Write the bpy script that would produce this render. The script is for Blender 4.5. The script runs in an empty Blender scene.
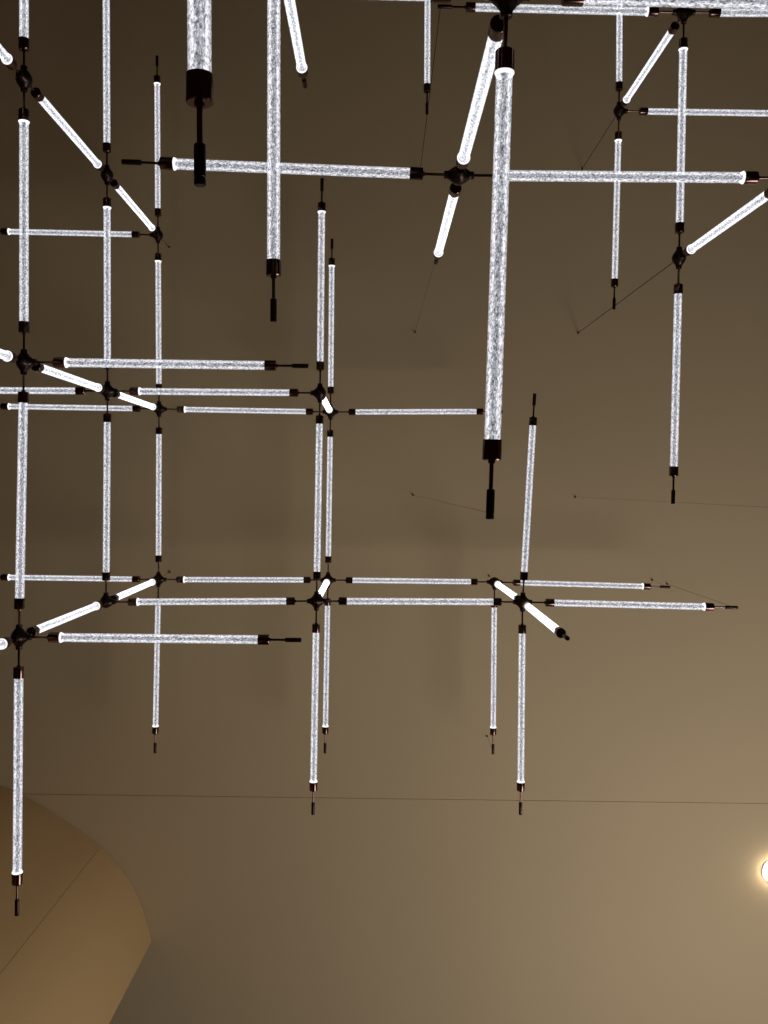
import bpy, bmesh, math, random
from mathutils import Vector, Matrix
random.seed(7)
SC = bpy.context.scene
COL = SC.collection
PI = math.pi

# ------------------------------------------------------------------ scale
P = 0.60                 # pitch of the lattice, metres (node to node)
F = 901.0                # focal length for a 768 x 1024 frame
CAM_Z = 1.55             # the camera is held at head height and looks up
CEIL = 5.63 * P          # ceiling above the camera

# ------------------------------------------------------------------ camera
# world: +X runs to the right of the picture, +Y down the picture, +Z up to the ceiling
ZEN = (383.0, 489.0)     # where the zenith falls in the frame
fwd = Vector((-(ZEN[0] - 384) / F, -(ZEN[1] - 512) / F, 1)).normalized()
right = Vector((1, 0, 0)); right = (right - fwd * right.dot(fwd)).normalized()
down = fwd.cross(right).normalized()
if down.y < 0: down = -down
CAM = Vector((0, 0, CAM_Z))
cd = bpy.data.cameras.new('camera'); cam = bpy.data.objects.new('camera', cd); COL.objects.link(cam)
R3 = Matrix((right, -down, -fwd)).transposed()
cam.matrix_world = Matrix.Translation(CAM) @ R3.to_4x4()
cd.sensor_fit = 'VERTICAL'; cd.sensor_height = 36.0; cd.sensor_width = 27.0
cd.lens = F / 1024 * 36.0
cd.clip_start = 0.02; cd.clip_end = 100
SC.camera = cam

def at(u, v, h):
    """point on the horizontal plane h metres above the camera seen in direction (u, v)"""
    r = fwd + right * ((u - 384) / F) + down * ((v - 512) / F)
    return CAM + r * (h / r.z)

# ------------------------------------------------------------------ materials
def new_mat(name):
    m = bpy.data.materials.new(name); m.use_nodes = True
    nt = m.node_tree; nt.nodes.clear()
    out = nt.nodes.new('ShaderNodeOutputMaterial')
    return m, nt, out
def N(nt, t, **kw):
    n = nt.nodes.new(t)
    for k, v in kw.items(): setattr(n, k, v)
    return n
def ramp(nt, stops):
    n = nt.nodes.new('ShaderNodeValToRGB'); e = n.color_ramp.elements
    while len(e) < len(stops): e.new(0.5)
    for i, (p, c) in enumerate(stops):
        e[i].position = p; e[i].color = c if len(c) == 4 else (*c, 1)
    return n

def mat_plaster(name, col, scale=2.0, amt=0.05, rough=0.85):
    m, nt, out = new_mat(name)
    b = N(nt, 'ShaderNodeBsdfPrincipled'); b.inputs['Roughness'].default_value = rough
    b.inputs['Specular IOR Level'].default_value = 0.15
    tc = N(nt, 'ShaderNodeTexCoord'); n1 = N(nt, 'ShaderNodeTexNoise')
    n1.inputs['Scale'].default_value = scale; n1.inputs['Detail'].default_value = 4
    nt.links.new(tc.outputs['Object'], n1.inputs['Vector'])
    lo = tuple(c * (1 - amt) for c in col); hi = tuple(min(1, c * (1 + amt)) for c in col)
    r = ramp(nt, [(0.3, lo), (0.7, hi)])
    nt.links.new(n1.outputs['Fac'], r.inputs['Fac']); nt.links.new(r.outputs['Color'], b.inputs['Base Color'])
    n2 = N(nt, 'ShaderNodeTexNoise'); n2.inputs['Scale'].default_value = 180; n2.inputs['Detail'].default_value = 2
    nt.links.new(tc.outputs['Object'], n2.inputs['Vector'])
    bp = N(nt, 'ShaderNodeBump'); bp.inputs['Strength'].default_value = 0.04; bp.inputs['Distance'].default_value = 0.002
    nt.links.new(n2.outputs['Fac'], bp.inputs['Height']); nt.links.new(bp.outputs['Normal'], b.inputs['Normal'])
    nt.links.new(b.outputs['BSDF'], out.inputs['Surface'])
    return m

def mat_metal(name, col, rough):
    m, nt, out = new_mat(name)
    b = N(nt, 'ShaderNodeBsdfPrincipled'); b.inputs['Metallic'].default_value = 1.0
    tc = N(nt, 'ShaderNodeTexCoord'); mp = N(nt, 'ShaderNodeMapping'); mp.inputs['Scale'].default_value = (300, 300, 20)
    n1 = N(nt, 'ShaderNodeTexNoise'); n1.inputs['Scale'].default_value = 1.0
    nt.links.new(tc.outputs['Object'], mp.inputs['Vector']); nt.links.new(mp.outputs['Vector'], n1.inputs['Vector'])
    r = ramp(nt, [(0.3, tuple(c * 0.8 for c in col)), (0.75, tuple(c * 1.2 for c in col))])
    nt.links.new(n1.outputs['Fac'], r.inputs['Fac']); nt.links.new(r.outputs['Color'], b.inputs['Base Color'])
    rr = N(nt, 'ShaderNodeMapRange'); rr.inputs['To Min'].default_value = rough * 0.8; rr.inputs['To Max'].default_value = rough * 1.25
    nt.links.new(n1.outputs['Fac'], rr.inputs['Value']); nt.links.new(rr.outputs['Result'], b.inputs['Roughness'])
    nt.links.new(b.outputs['BSDF'], out.inputs['Surface'])
    return m

def tube_coords(nt, sc):
    tc = N(nt, 'ShaderNodeTexCoord'); oi = N(nt, 'ShaderNodeObjectInfo')
    mul = N(nt, 'ShaderNodeMath', operation='MULTIPLY'); mul.inputs[1].default_value = 37.0
    nt.links.new(oi.outputs['Random'], mul.inputs[0])
    add = N(nt, 'ShaderNodeVectorMath', operation='ADD')
    nt.links.new(tc.outputs['Object'], add.inputs[0]); nt.links.new(mul.outputs[0], add.inputs[1])
    mp = N(nt, 'ShaderNodeMapping'); mp.inputs['Scale'].default_value = sc
    nt.links.new(add.outputs[0], mp.inputs['Vector'])
    return mp.outputs['Vector']

GLOW = (0.93, 0.94, 1.0)
def mat_glass():
    """bubbled lit glass: the wall of the tube gives off light through its thickness,
    and the fine crackle on its surface lets more or less of it through"""
    m, nt, out = new_mat('bubbled_lit_glass')
    v = tube_coords(nt, (330, 330, 190))
    n1 = N(nt, 'ShaderNodeTexNoise'); n1.inputs['Scale'].default_value = 1.0; n1.inputs['Detail'].default_value = 4; n1.inputs['Roughness'].default_value = 0.72
    nt.links.new(v, n1.inputs['Vector'])
    r1 = ramp(nt, [(0.36, (0.18, 0.18, 0.20)), (0.50, (0.74, 0.74, 0.76)), (0.60, (1, 1, 1))])
    nt.links.new(n1.outputs['Fac'], r1.inputs['Fac'])
    tr = N(nt, 'ShaderNodeBsdfTransparent'); nt.links.new(r1.outputs['Color'], tr.inputs['Color'])
    n2 = N(nt, 'ShaderNodeTexNoise'); n2.inputs['Scale'].default_value = 1.7; n2.inputs['Detail'].default_value = 1
    nt.links.new(v, n2.inputs['Vector'])
    r2 = ramp(nt, [(0.55, (0, 0, 0)), (0.68, (1, 1, 1))]); nt.links.new(n2.outputs['Fac'], r2.inputs['Fac'])
    em = N(nt, 'ShaderNodeEmission'); em.inputs['Color'].default_value = (*GLOW, 1)
    ms = N(nt, 'ShaderNodeMath', operation='MULTIPLY'); ms.inputs[1].default_value = 0.36
    nt.links.new(r2.outputs['Color'], ms.inputs[0]); nt.links.new(ms.outputs[0], em.inputs['Strength'])
    ad = N(nt, 'ShaderNodeAddShader'); nt.links.new(tr.outputs[0], ad.inputs[0]); nt.links.new(em.outputs[0], ad.inputs[1])
    nt.links.new(ad.outputs[0], out.inputs['Surface'])
    ve = N(nt, 'ShaderNodeEmission'); ve.inputs['Color'].default_value = (*GLOW, 1); ve.inputs['Strength'].default_value = 63.0
    nt.links.new(ve.outputs[0], out.inputs['Volume'])
    m.cycles.homogeneous_volume = True
    return m

def mat_core():  # dark patchy colour stands in for the refracted streak along the tube
    m, nt, out = new_mat('painted_streak')
    v = tube_coords(nt, (330, 330, 60))
    n1 = N(nt, 'ShaderNodeTexNoise'); n1.inputs['Scale'].default_value = 1.0; n1.inputs['Detail'].default_value = 3
    nt.links.new(v, n1.inputs['Vector'])
    r = ramp(nt, [(0.46, (0, 0, 0)), (0.70, (1, 1, 1))]); nt.links.new(n1.outputs['Fac'], r.inputs['Fac'])
    b = N(nt, 'ShaderNodeBsdfPrincipled'); b.inputs['Base Color'].default_value = (0.07, 0.07, 0.09, 1); b.inputs['Roughness'].default_value = 0.4
    b.inputs['Emission Color'].default_value = (*GLOW, 1)
    ms = N(nt, 'ShaderNodeMath', operation='MULTIPLY'); ms.inputs[1].default_value = 0.36
    nt.links.new(r.outputs['Color'], ms.inputs[0]); nt.links.new(ms.outputs[0], b.inputs['Emission Strength'])
    nt.links.new(b.outputs['BSDF'], out.inputs['Surface'])
    return m

def mat_emit(name, col, s):
    m, nt, out = new_mat(name)
    e = N(nt, 'ShaderNodeEmission'); e.inputs['Color'].default_value = (*col, 1); e.inputs['Strength'].default_value = s
    nt.links.new(e.outputs[0], out.inputs['Surface'])
    return m

M_CEIL = mat_plaster('beige_ceiling_paint', (0.60, 0.445, 0.235), 0.8, 0.025)
M_WALL = mat_plaster('warm_wall_paint', (0.62, 0.41, 0.175), 0.8, 0.03)
M_BRONZE = mat_metal('dark_bronze', (0.15, 0.084, 0.066), 0.16)
M_BLACK = mat_metal('blackened_bronze', (0.050, 0.032, 0.026), 0.36)
M_CABLE = mat_metal('cable_steel', (0.12, 0.09, 0.065), 0.5)
M_GLASS = mat_glass()
M_CORE = mat_core()
M_RING = mat_emit('lit_collar', (0.96, 0.96, 1.0), 1.25)
M_TRIM = mat_plaster('white_trim_paint', (0.75, 0.72, 0.66), 5, 0.02, 0.5)
M_LENS = mat_emit('downlight_lens', (1.0, 0.92, 0.84), 58.0)

# ------------------------------------------------------------------ mesh helpers
def lathe(bm, prof, seg=20, mtx=None, closed=False):
    """revolve (r, z) points about z; closed joins the last ring to the first"""
    rings = []
    for r, z in prof:
        if r <= 1e-7: rings.append([bm.verts.new((0, 0, z))])
        else: rings.append([bm.verts.new((r * math.cos(2 * PI * i / seg), r * math.sin(2 * PI * i / seg), z)) for i in range(seg)])
    pairs = list(zip(rings[:-1], rings[1:]))
    if closed: pairs.append((rings[-1], rings[0]))
    for a, b in pairs:
        for i in range(seg):
            j = (i + 1) % seg
            if len(a) == 1 and len(b) == 1: continue
            if len(a) == 1: bm.faces.new((a[0], b[j], b[i]))
            elif len(b) == 1: bm.faces.new((a[i], a[j], b[0]))
            else: bm.faces.new((a[i], a[j], b[j], b[i]))
    if mtx is not None:
        bmesh.ops.transform(bm, matrix=mtx, verts=[v for ring in rings for v in ring])

def mesh_of(name, bm, mat, smooth=True, ang=35):
    bmesh.ops.recalc_face_normals(bm, faces=bm.faces)
    me = bpy.data.meshes.new(name); bm.to_mesh(me); bm.free()
    me.materials.append(mat)
    if smooth:
        for p in me.polygons: p.use_smooth = True
        try: me.set_sharp_from_angle(angle=math.radians(ang))
        except Exception: pass
    return me

def obj(name, me, parent=None, mtx=None):
    o = bpy.data.objects.new(name, me); COL.objects.link(o)
    if parent is not None: o.parent = parent
    if mtx is not None: o.matrix_basis = mtx
    return o

def aim(a, b):
    """matrix: origin at a, local z towards b"""
    d = (b - a).normalized()
    return Matrix.Translation(a) @ d.to_track_quat('Z', 'Y').to_matrix().to_4x4()

# ------------------------------------------------------------------ meshes of one light tube (z = 0 at one node, P at the next)
R = 0.0162 * P
RC = 0.0046 * P; RI = 0.0080 * P
T0, T1 = 0.148 * P, 0.857 * P
def build_glass():
    bm = bmesh.new(); e = 0.006 * P
    prof = [(R, T0 - e), (R, T0), ]
    n = 24
    for i in range(1, n): prof.append((R, T0 + (T1 - T0) * i / n))
    prof += [(R, T1), (R, T1 + e), (RI, T1 + e), (RI, T0 - e)]
    lathe(bm, prof, 28, closed=True)
    return mesh_of('glass_tube', bm, M_GLASS)
def build_core():  # inner rod added to carry the painted dark streak
    bm = bmesh.new(); e = 0.004 * P
    lathe(bm, [(0, T0 - e), (RC, T0 - e), (RC, T1 + e), (0, T1 + e)], 14)
    return mesh_of('dark_streak_core', bm, M_CORE)
def build_cap(flip):
    bm = bmesh.new(); rc = 0.0188 * P
    a, b = 0.108 * P, 0.148 * P
    prof = [(0, a - 0.006 * P), (0.0065 * P, a - 0.006 * P), (0.0075 * P, a), (rc * 0.93, a), (rc, a + 0.0018 * P),
            (rc, b - 0.001 * P), (rc * 0.985, b), (R * 1.002, b), (R * 1.002, b - 0.008 * P), (0, b - 0.008 * P)]
    m = None
    if flip: m = Matrix.Translation((0, 0, 1.005 * P)) @ Matrix.Rotation(PI, 4, 'X')
    lathe(bm, prof, 28, m)
    return mesh_of('end_cap', bm, M_BRONZE)
def build_rod(flip):
    bm = bmesh.new(); r = 0.0042 * P
    m = None
    if flip: m = Matrix.Translation((0, 0, 1.005 * P)) @ Matrix.Rotation(PI, 4, 'X')
    lathe(bm, [(0, 0.030 * P), (r, 0.030 * P), (r, 0.104 * P), (0, 0.104 * P)], 12, m)
    return mesh_of('connecting_rod', bm, M_BRONZE)
def build_stub():
    """closed connector sleeve at an end that joins no further node"""
    bm = bmesh.new(); r = 0.0082 * P; a, b = 0.953 * P, 1.012 * P
    lathe(bm, [(0, a), (0.0050 * P, a), (r * 0.9, a + 0.0012 * P), (r, a + 0.003 * P), (r, b - 0.012 * P), (r * 0.93, b - 0.0115 * P),
               (r * 0.93, b - 0.0095 * P), (r, b - 0.009 * P), (r, b - 0.0015 * P), (r * 0.9, b), (0, b)], 18)
    return mesh_of('end_sleeve', bm, M_BLACK)
def build_stub_rod():
    bm = bmesh.new(); r = 0.0042 * P
    lathe(bm, [(0, 0.899 * P), (r, 0.899 * P), (r, 0.960 * P), (0, 0.960 * P)], 12)
    return mesh_of('connecting_rod', bm, M_BRONZE)
def build_ring(flip):
    """flared lit collar where the lamp sits at one end of the glass"""
    bm = bmesh.new(); z = 0.1485 * P
    prof = [(R * 1.01, z), (R * 1.16, z + 0.0003 * P), (R * 1.17, z + 0.0025 * P), (R * 1.08, z + 0.005 * P), (R * 1.01, z + 0.008 * P)]
    m = None
    if flip: m = Matrix.Translation((0, 0, 1.005 * P)) @ Matrix.Rotation(PI, 4, 'X')
    lathe(bm, prof, 28, m, closed=True)
    return mesh_of('lit_collar', bm, M_RING)
ME_GLASS, ME_CORE = build_glass(), build_core()
ME_CAP = [build_cap(0), build_cap(1)]; ME_ROD = [build_rod(0), build_rod(1)]
ME_STUB, ME_STUBROD = build_stub(), build_stub_rod()
ME_RING = [build_ring(0), build_ring(1)]

# ------------------------------------------------------------------ lattice
HL = {'A2': 1.229, 'A1': 2.229, 'A': 3.229, 'B': 4.229, 'C': 5.229,
      'D0': 1.748, 'D1': 2.748, 'D2': 3.748, 'D3': 4.748}
class Lattice:
    def __init__(self, name, label, category, nodes):
        self.n = {k: at(u, v, HL[l] * P) for k, (l, u, v) in nodes.items()}
        c = sum(self.n.values(), Vector()) / len(self.n)
        top = max(p.z for p in self.n.values())
        self.root = bpy.data.objects.new(name, None); COL.objects.link(self.root)
        self.root.empty_display_size = 0.1
        self.org = Vector((c.x, c.y, top)); self.root.location = self.org
        self.root['label'] = label; self.root['category'] = category
        self.dirs = {}
    def p(self, k): return self.n[k] - self.org
    def tube(self, a, b, lit=0, free=None):
        """a light tube from node a to node b; lit = which end carries the lit collar (0, 1 or None);
        free = True when b is an open end with no node"""
        pa, pb = self.p(a), self.p(b)
        L = (pb - pa).length
        m = aim(pa, pb) @ Matrix.Rotation(random.uniform(0, 2 * PI), 4, 'Z') @ Matrix.Diagonal((1, 1, L / P, 1))
        t = obj('light_tube', ME_GLASS, self.root, m)
        obj('dark_streak_core', ME_CORE, t)
        obj('end_cap', ME_CAP[0], t); obj('end_cap', ME_CAP[1], t)
        obj('connecting_rod', ME_ROD[0], t)
        if free:
            obj('connecting_rod', ME_STUBROD, t); obj('end_sleeve', ME_STUB, t)
        else: obj('connecting_rod', ME_ROD[1], t)
        if lit is not None: obj('lit_collar', ME_RING[lit], t)
        self.dirs.setdefault(a, []).append((pb - pa).normalized())
        if not free: self.dirs.setdefault(b, []).append((pa - pb).normalized())
    def hubs(self):
        for k, ds in self.dirs.items():
            bm = bmesh.new()
            bmesh.ops.create_icosphere(bm, subdivisions=3, radius=0.0290 * P)
            for d in ds:
                m = d.to_track_quat('Z', 'Y').to_matrix().to_4x4()
                lathe(bm, [(0, 0.005 * P), (0.0268 * P, 0.0085 * P), (0.0232 * P, 0.0175 * P), (0.0180 * P, 0.0248 * P), (0.0138 * P, 0.0300 * P),
                           (0.0120 * P, 0.0335 * P), (0.0115 * P, 0.0360 * P), (0.0118 * P, 0.0435 * P), (0.0100 * P, 0.0450 * P), (0, 0.0450 * P)], 20, m)
            me = mesh_of('connector_hub', bm, M_BLACK)
            h = obj('connector_hub', me, self.root, Matrix.Translation(self.p(k)))
            # one small set screw on the underside of the hub
            bs = bmesh.new(); rs = 0.0075 * P; z = -0.0270 * P
            if not any(d.z < -0.8 for d in ds):
                lathe(bs, [(0, z), (rs, z), (rs, z - 0.0035 * P), (rs * 0.8, z - 0.0045 * P), (0, z - 0.0045 * P)], 16)
                obj('set_screw', mesh_of('set_screw', bs, M_BRONZE), h)
            else: bs.free()
    def cable(self, k, u, v, r=0.0016):
        a = self.p(k); b = at(u, v, CEIL) - self.org
        d = (b - a).length
        bm = bmesh.new(); rr = r * P
        lathe(bm, [(0, 0.02 * P), (rr, 0.02 * P), (rr, d - 0.004), (0, d - 0.004)], 8)
        c = obj('suspension_cable', mesh_of('suspension_cable', bm, M_CABLE), self.root, aim(a, b))
        bm = bmesh.new(); q = 0.0060 * P
        lathe(bm, [(0, -0.0150 * P), (q * 0.5, -0.0150 * P), (q, -0.006 * P), (q, 0.0), (0, 0.0)], 14, Matrix.Translation(b))
        an = obj('ceiling_anchor', mesh_of('ceiling_anchor', bm, M_CABLE), c)
        an.matrix_parent_inverse = c.matrix_basis.inverted()

# ---- the large lattice at the left and centre
LA = Lattice('lattice_chandelier', 'larger grid chandelier of crackled glass light tubes, reaching from the left edge across the centre', 'chandelier', {
    'a1': ('A', 24, 79), 'a2': ('A', 24, 362), 'a3': ('A', 19, 637), 'a0': ('A', 24, -204),
    'a2R': ('A', 305, 366), 'a3R': ('A', 298, 640), 'a3D': ('A', 17, 912), 'a6': ('A', 567, 638), 'a4': ('A', 305, 85),
    'n1': ('A1', -140, -114), 'n2': ('A1', -137, 305), 'n3': ('A1', -144, 703), 'k': ('A1', 274, -84), 'kD': ('A1', 273.5, 317),
    'm': ('A2', 197, -550), 'mD': ('A2', 200, 177),
    'b0': ('B', 106, -38), 'b1': ('B', 107, 175), 'b2': ('B', 107.5, 391), 'b3': ('B', 106, 602), 'b4': ('B', 320, 393), 'b5': ('B', 316.5, 601),
    'b6': ('B', 522.5, 602), 'b2L': ('B', -104, 390), 'b4U': ('B', 322, 181), 'b5D': ('B', 313, 812), 'b6U': ('B', 534.5, 396), 'b6D': ('B', 520.5, 812), 'b6R': ('B', 735, 607.5),
    'c1': ('C', 158, 235), 'c2': ('C', 159, 409), 'c3': ('C', 158.5, 579.5), 'c1L': ('C', -16.5, 231), 'c1U': ('C', 157, 58), 'c2L': ('C', -16.5, 406), 'c3L': ('C', -16.5, 577),
    'c3D': ('C', 155, 751), 'c4': ('C', 330.5, 412), 'c4U': ('C', 332, 241), 'c4R': ('C', 500.5, 411.5), 'c5': ('C', 328, 580), 'c5D': ('C', 325, 751),
    'c6': ('C', 494.5, 582), 'c6R': ('C', 668, 587), 'c6D': ('C', 493, 752)})
for a, b, lit, free in [
    ('a0', 'a1', None, 0), ('a1', 'a2', 0, 0), ('a2', 'a3', None, 0), ('a3', 'a3D', 1, 1), ('a2', 'a2R', 0, 1), ('a3', 'a3R', 0, 1),
    ('a1', 'b1', 1, 0), ('a2', 'b2', 1, 0), ('a3', 'b3', 1, 0), ('n1', 'a1', 1, 0), ('n2', 'a2', 1, 0), ('n3', 'a3', 1, 0),
    ('k', 'kD', None, 1), ('k', 'a4', 1, 1), ('m', 'mD', None, 1), ('m', 'k', 1, 0), ('n1', 'k', 0, 0),
    ('b1', 'b0', None, 1), ('b1', 'b2', 0, 0), ('b2', 'b3', None, 0), ('b2', 'b2L', None, 1), ('b2', 'b4', 0, 0), ('b3', 'b5', 0, 0),
    ('b4', 'b4U', 1, 1), ('b4', 'b5', None, 0), ('b5', 'b5D', 1, 1), ('b5', 'b6', None, 0), ('b6', 'b6U', None, 1), ('b6', 'b6D', 1, 1), ('b6', 'b6R', 1, 1),
    ('b1', 'c1', 1, 0), ('b2', 'c2', 1, 0), ('b3', 'c3', 1, 0), ('b4', 'c4', 1, 0), ('b5', 'c5', 1, 0), ('b6', 'c6', 1, 0), ('b6', 'a6', None, 1),
    ('c1', 'c1L', 1, 1), ('c1', 'c1U', 1, 1), ('c1', 'c2', 0, 0), ('c2', 'c2L', 1, 1), ('c2', 'c3', None, 0), ('c3', 'c3L', 1, 1), ('c3', 'c3D', 1, 1),
    ('c2', 'c4', 0, 0), ('c3', 'c5', 0, 0), ('c4', 'c4U', 1, 1), ('c4', 'c4R', None, 1), ('c4', 'c5', None, 0), ('c5', 'c6', None, 0), ('c5', 'c5D', 1, 1),
    ('c6', 'c6R', 1, 1), ('c6', 'c6D', 1, 1)]:
    LA.tube(a, b, lit, bool(free))
LA.hubs()
for k, u, v in [('c1', 169, 247), ('c3', 170, 572), ('c6', 489, 576), ('c6D', 487, 736), ('c6R', 652, 580), ('b6R', 667, 584)]:
    LA.cable(k, u, v, 0.0008)

# ---- the second lattice at the upper right
LD = Lattice('lattice_chandelier', 'smaller grid chandelier of crackled glass light tubes filling the upper right corner', 'chandelier', {
    'd0': ('D0', 507, -6), 'd0D': ('D0', 490, 513), 'd0L': ('D0', -8, -20), 'd0r': ('D0', 1022, 6), 'd0rD': ('D0', 1010, 520),
    'd1': ('D1', 459, 175.3), 'd1L': ('D1', 126, 162), 'd1r': ('D1', 791, 178), 'd2z': ('D2', 436, 262),
    'd2a': ('D2', 684, 12.5), 'd2L': ('D2', 440.5, 6.5), 'd2r': ('D2', 926, 13), 'd2b': ('D2', 679, 258), 'd2D': ('D2', 673, 501),
    'd3a': ('D3', 619, 111), 'd3u': ('D3', 620, -82), 'd3r': ('D3', 811, 114), 'd3D': ('D3', 614, 307), 'd3k': ('D3', 428, -82), 'd3kD': ('D3', 427, 112)})
for a, b, lit, free in [
    ('d0', 'd0D', 0, 1), ('d0', 'd0L', None, 1), ('d0', 'd0r', None, 0), ('d0r', 'd0rD', 0, 1), ('d0', 'd1', 1, 0),
    ('d1', 'd1L', 1, 1), ('d1', 'd1r', 1, 0), ('d1', 'd2z', 1, 1), ('d1r', 'd2b', 1, 0),
    ('d2a', 'd2L', 0, 1), ('d2a', 'd2r', None, 1), ('d2a', 'd2b', 0, 0), ('d2b', 'd2D', None, 1), ('d2a', 'd3a', 1, 0),
    ('d3a', 'd3u', None, 0), ('d3a', 'd3r', None, 1), ('d3a', 'd3D', 0, 1), ('d3u', 'd3k', None, 0), ('d3k', 'd3kD', None, 1)]:
    LD.tube(a, b, lit, bool(free))
LD.hubs()
for k, u, v, r in [('d2b', 578, 333, 0.0018), ('d3a', 582, 169, 0.0018), ('d2L', 420, 172, 0.0018), ('d1', 415, 332, 0.0006), ('d0D', 413, 495, 0.0004), ('d0rD', 575, 497, 0.0004)]:
    LD.cable(k, u, v, r)

# ------------------------------------------------------------------ ceiling, two boards either side of a fine joint
def box(bm, x0, x1, y0, y1, z0, z1, shear=0.0):
    """box whose y edges may run slightly askew in x"""
    vs = [bm.verts.new((x, y + shear * x, z)) for z in (z0, z1) for y in (y0, y1) for x in (x0, x1)]
    for f in ((0, 1, 3, 2), (4, 6, 7, 5), (0, 4, 5, 1), (2, 3, 7, 6), (0, 2, 6, 4), (1, 5, 7, 3)):
        bm.faces.new([vs[i] for i in f])
zc = CAM_Z + CEIL
pl, pr = at(30, 793.5, CEIL), at(768, 803, CEIL)
sh = (pr.y - pl.y) / (pr.x - pl.x); y_mid = pl.y - sh * pl.x
g = 0.0030
bm = bmesh.new()
box(bm, -5, 5, -6, y_mid - g, zc, zc + 0.003, sh)
box(bm, -5, 5, y_mid + g, 6, zc, zc + 0.003, sh)
box(bm, -5, 5, -6, 6, zc + 0.003, zc + 0.08, sh)
o = obj('ceiling', mesh_of('ceiling', bm, M_CEIL, False)); o['kind'] = 'structure'

# ------------------------------------------------------------------ curved wall at the lower left, with one fine vertical joint
arc_px = [(-420, 735), (-250, 738), (-130, 748), (-60, 762), (0, 784), (33, 800), (68, 822), (101, 846), (122, 869), (136, 892), (145, 914), (152, 940)]
def smooth_path(pts, n=6):
    out = []
    for i in range(len(pts) - 1):
        p0 = pts[max(i - 1, 0)]; p1 = pts[i]; p2 = pts[i + 1]; p3 = pts[min(i + 2, len(pts) - 1)]
        for s in range(n):
            t = s / n
            out.append(0.5 * ((2 * p1) + (p2 - p0) * t + (2 * p0 - 5 * p1 + 4 * p2 - p3) * t * t + (3 * p1 - p0 - 3 * p2 + p3) * t ** 3))
    out.append(pts[-1]); return out
arc = [at(u, v, CEIL).to_2d() for u, v in arc_px]
def wall_panel(bm, path, z0, z1, th):
    nrm = []
    for i in range(len(path)):
        d = (path[min(i + 1, len(path) - 1)] - path[max(i - 1, 0)]).normalized()
        nrm.append(Vector((-d.y, d.x)))
    rows = []
    for p, n in zip(path, nrm):
        q = p + n * th
        rows.append([bm.verts.new((p.x, p.y, z0)), bm.verts.new((p.x, p.y, z1)), bm.verts.new((q.x, q.y, z1)), bm.verts.new((q.x, q.y, z0))])
    for a, b in zip(rows[:-1], rows[1:]):
        for i in range(4):
            j = (i + 1) % 4
            bm.faces.new((a[i], a[j], b[j], b[i]))
    bm.faces.new(rows[0]); bm.faces.new(rows[-1][::-1])
full = smooth_path(arc, 14)
k = 7 * 14                                   # the joint: a fine vertical groove
tg = (full[k + 1] - full[k - 1]).normalized(); nr = Vector((-tg.y, tg.x))
full[k:k + 1] = [full[k] - tg * 0.0009, full[k] + nr * 0.0022, full[k] + tg * 0.0009]
bm = bmesh.new()
wall_panel(bm, full, 0, zc - 0.006, 0.20)
o = obj('wall_left', mesh_of('wall_left', bm, M_WALL, True, 40)); o['kind'] = 'structure'

# ------------------------------------------------------------------ recessed downlight at the right edge
dl = at(774, 871, CEIL)
def downlight(pos, label):
    r = bpy.data.objects.new('recessed_downlight', None); COL.objects.link(r); r.location = pos
    r['label'] = label; r['category'] = 'ceiling light'
    bm = bmesh.new()
    lathe(bm, [(0.0395, 0.0), (0.047, 0.0), (0.047, -0.0015), (0.045, -0.0025), (0.041, -0.0025), (0.0395, -0.0015)], 40, closed=True)
    obj('trim_ring', mesh_of('trim_ring', bm, M_TRIM), r)
    bm = bmesh.new()
    lathe(bm, [(0, 0.0)] + [(0.0390, 0.0)] + [(0.0390 * math.cos(t * PI / 16), -0.022 * math.sin(t * PI / 16)) for t in range(1, 8)] + [(0, -0.022)], 32)
    obj('lens', mesh_of('lens', bm, M_LENS), r)
downlight(dl, 'small bright recessed downlight in the ceiling, cut by the right edge')

# ------------------------------------------------------------------ added fill and ambient light
def point(name, loc, energy, col, rad):
    l = bpy.data.lights.new(name, 'POINT'); l.energy = energy; l.color = col; l.shadow_soft_size = rad
    o = bpy.data.objects.new(name, l); COL.objects.link(o); o.location = loc
point('added_fill_light', (1.5, 1.6, CAM_Z + CEIL - 2.0), 81, (1.0, 1.0, 1.13), 0.5)  # unseen fill added in place of bounce light that brightens the ceiling
w = bpy.data.worlds.new('room_ambience'); SC.world = w; w.use_nodes = True
bg = w.node_tree.nodes['Background']; bg.inputs['Color'].default_value = (1.0, 0.50, 0.12, 1); bg.inputs['Strength'].default_value = 0.014

# ------------------------------------------------------------------ view
SC.view_settings.view_transform = 'Standard'
SC.view_settings.look = 'None'
SC.view_settings.exposure = 0.0
SC.view_settings.gamma = 1.0
SC.view_settings.use_curve_mapping = False
SC.cycles.transparent_max_bounces = 40
SC.cycles.volume_bounces = 0
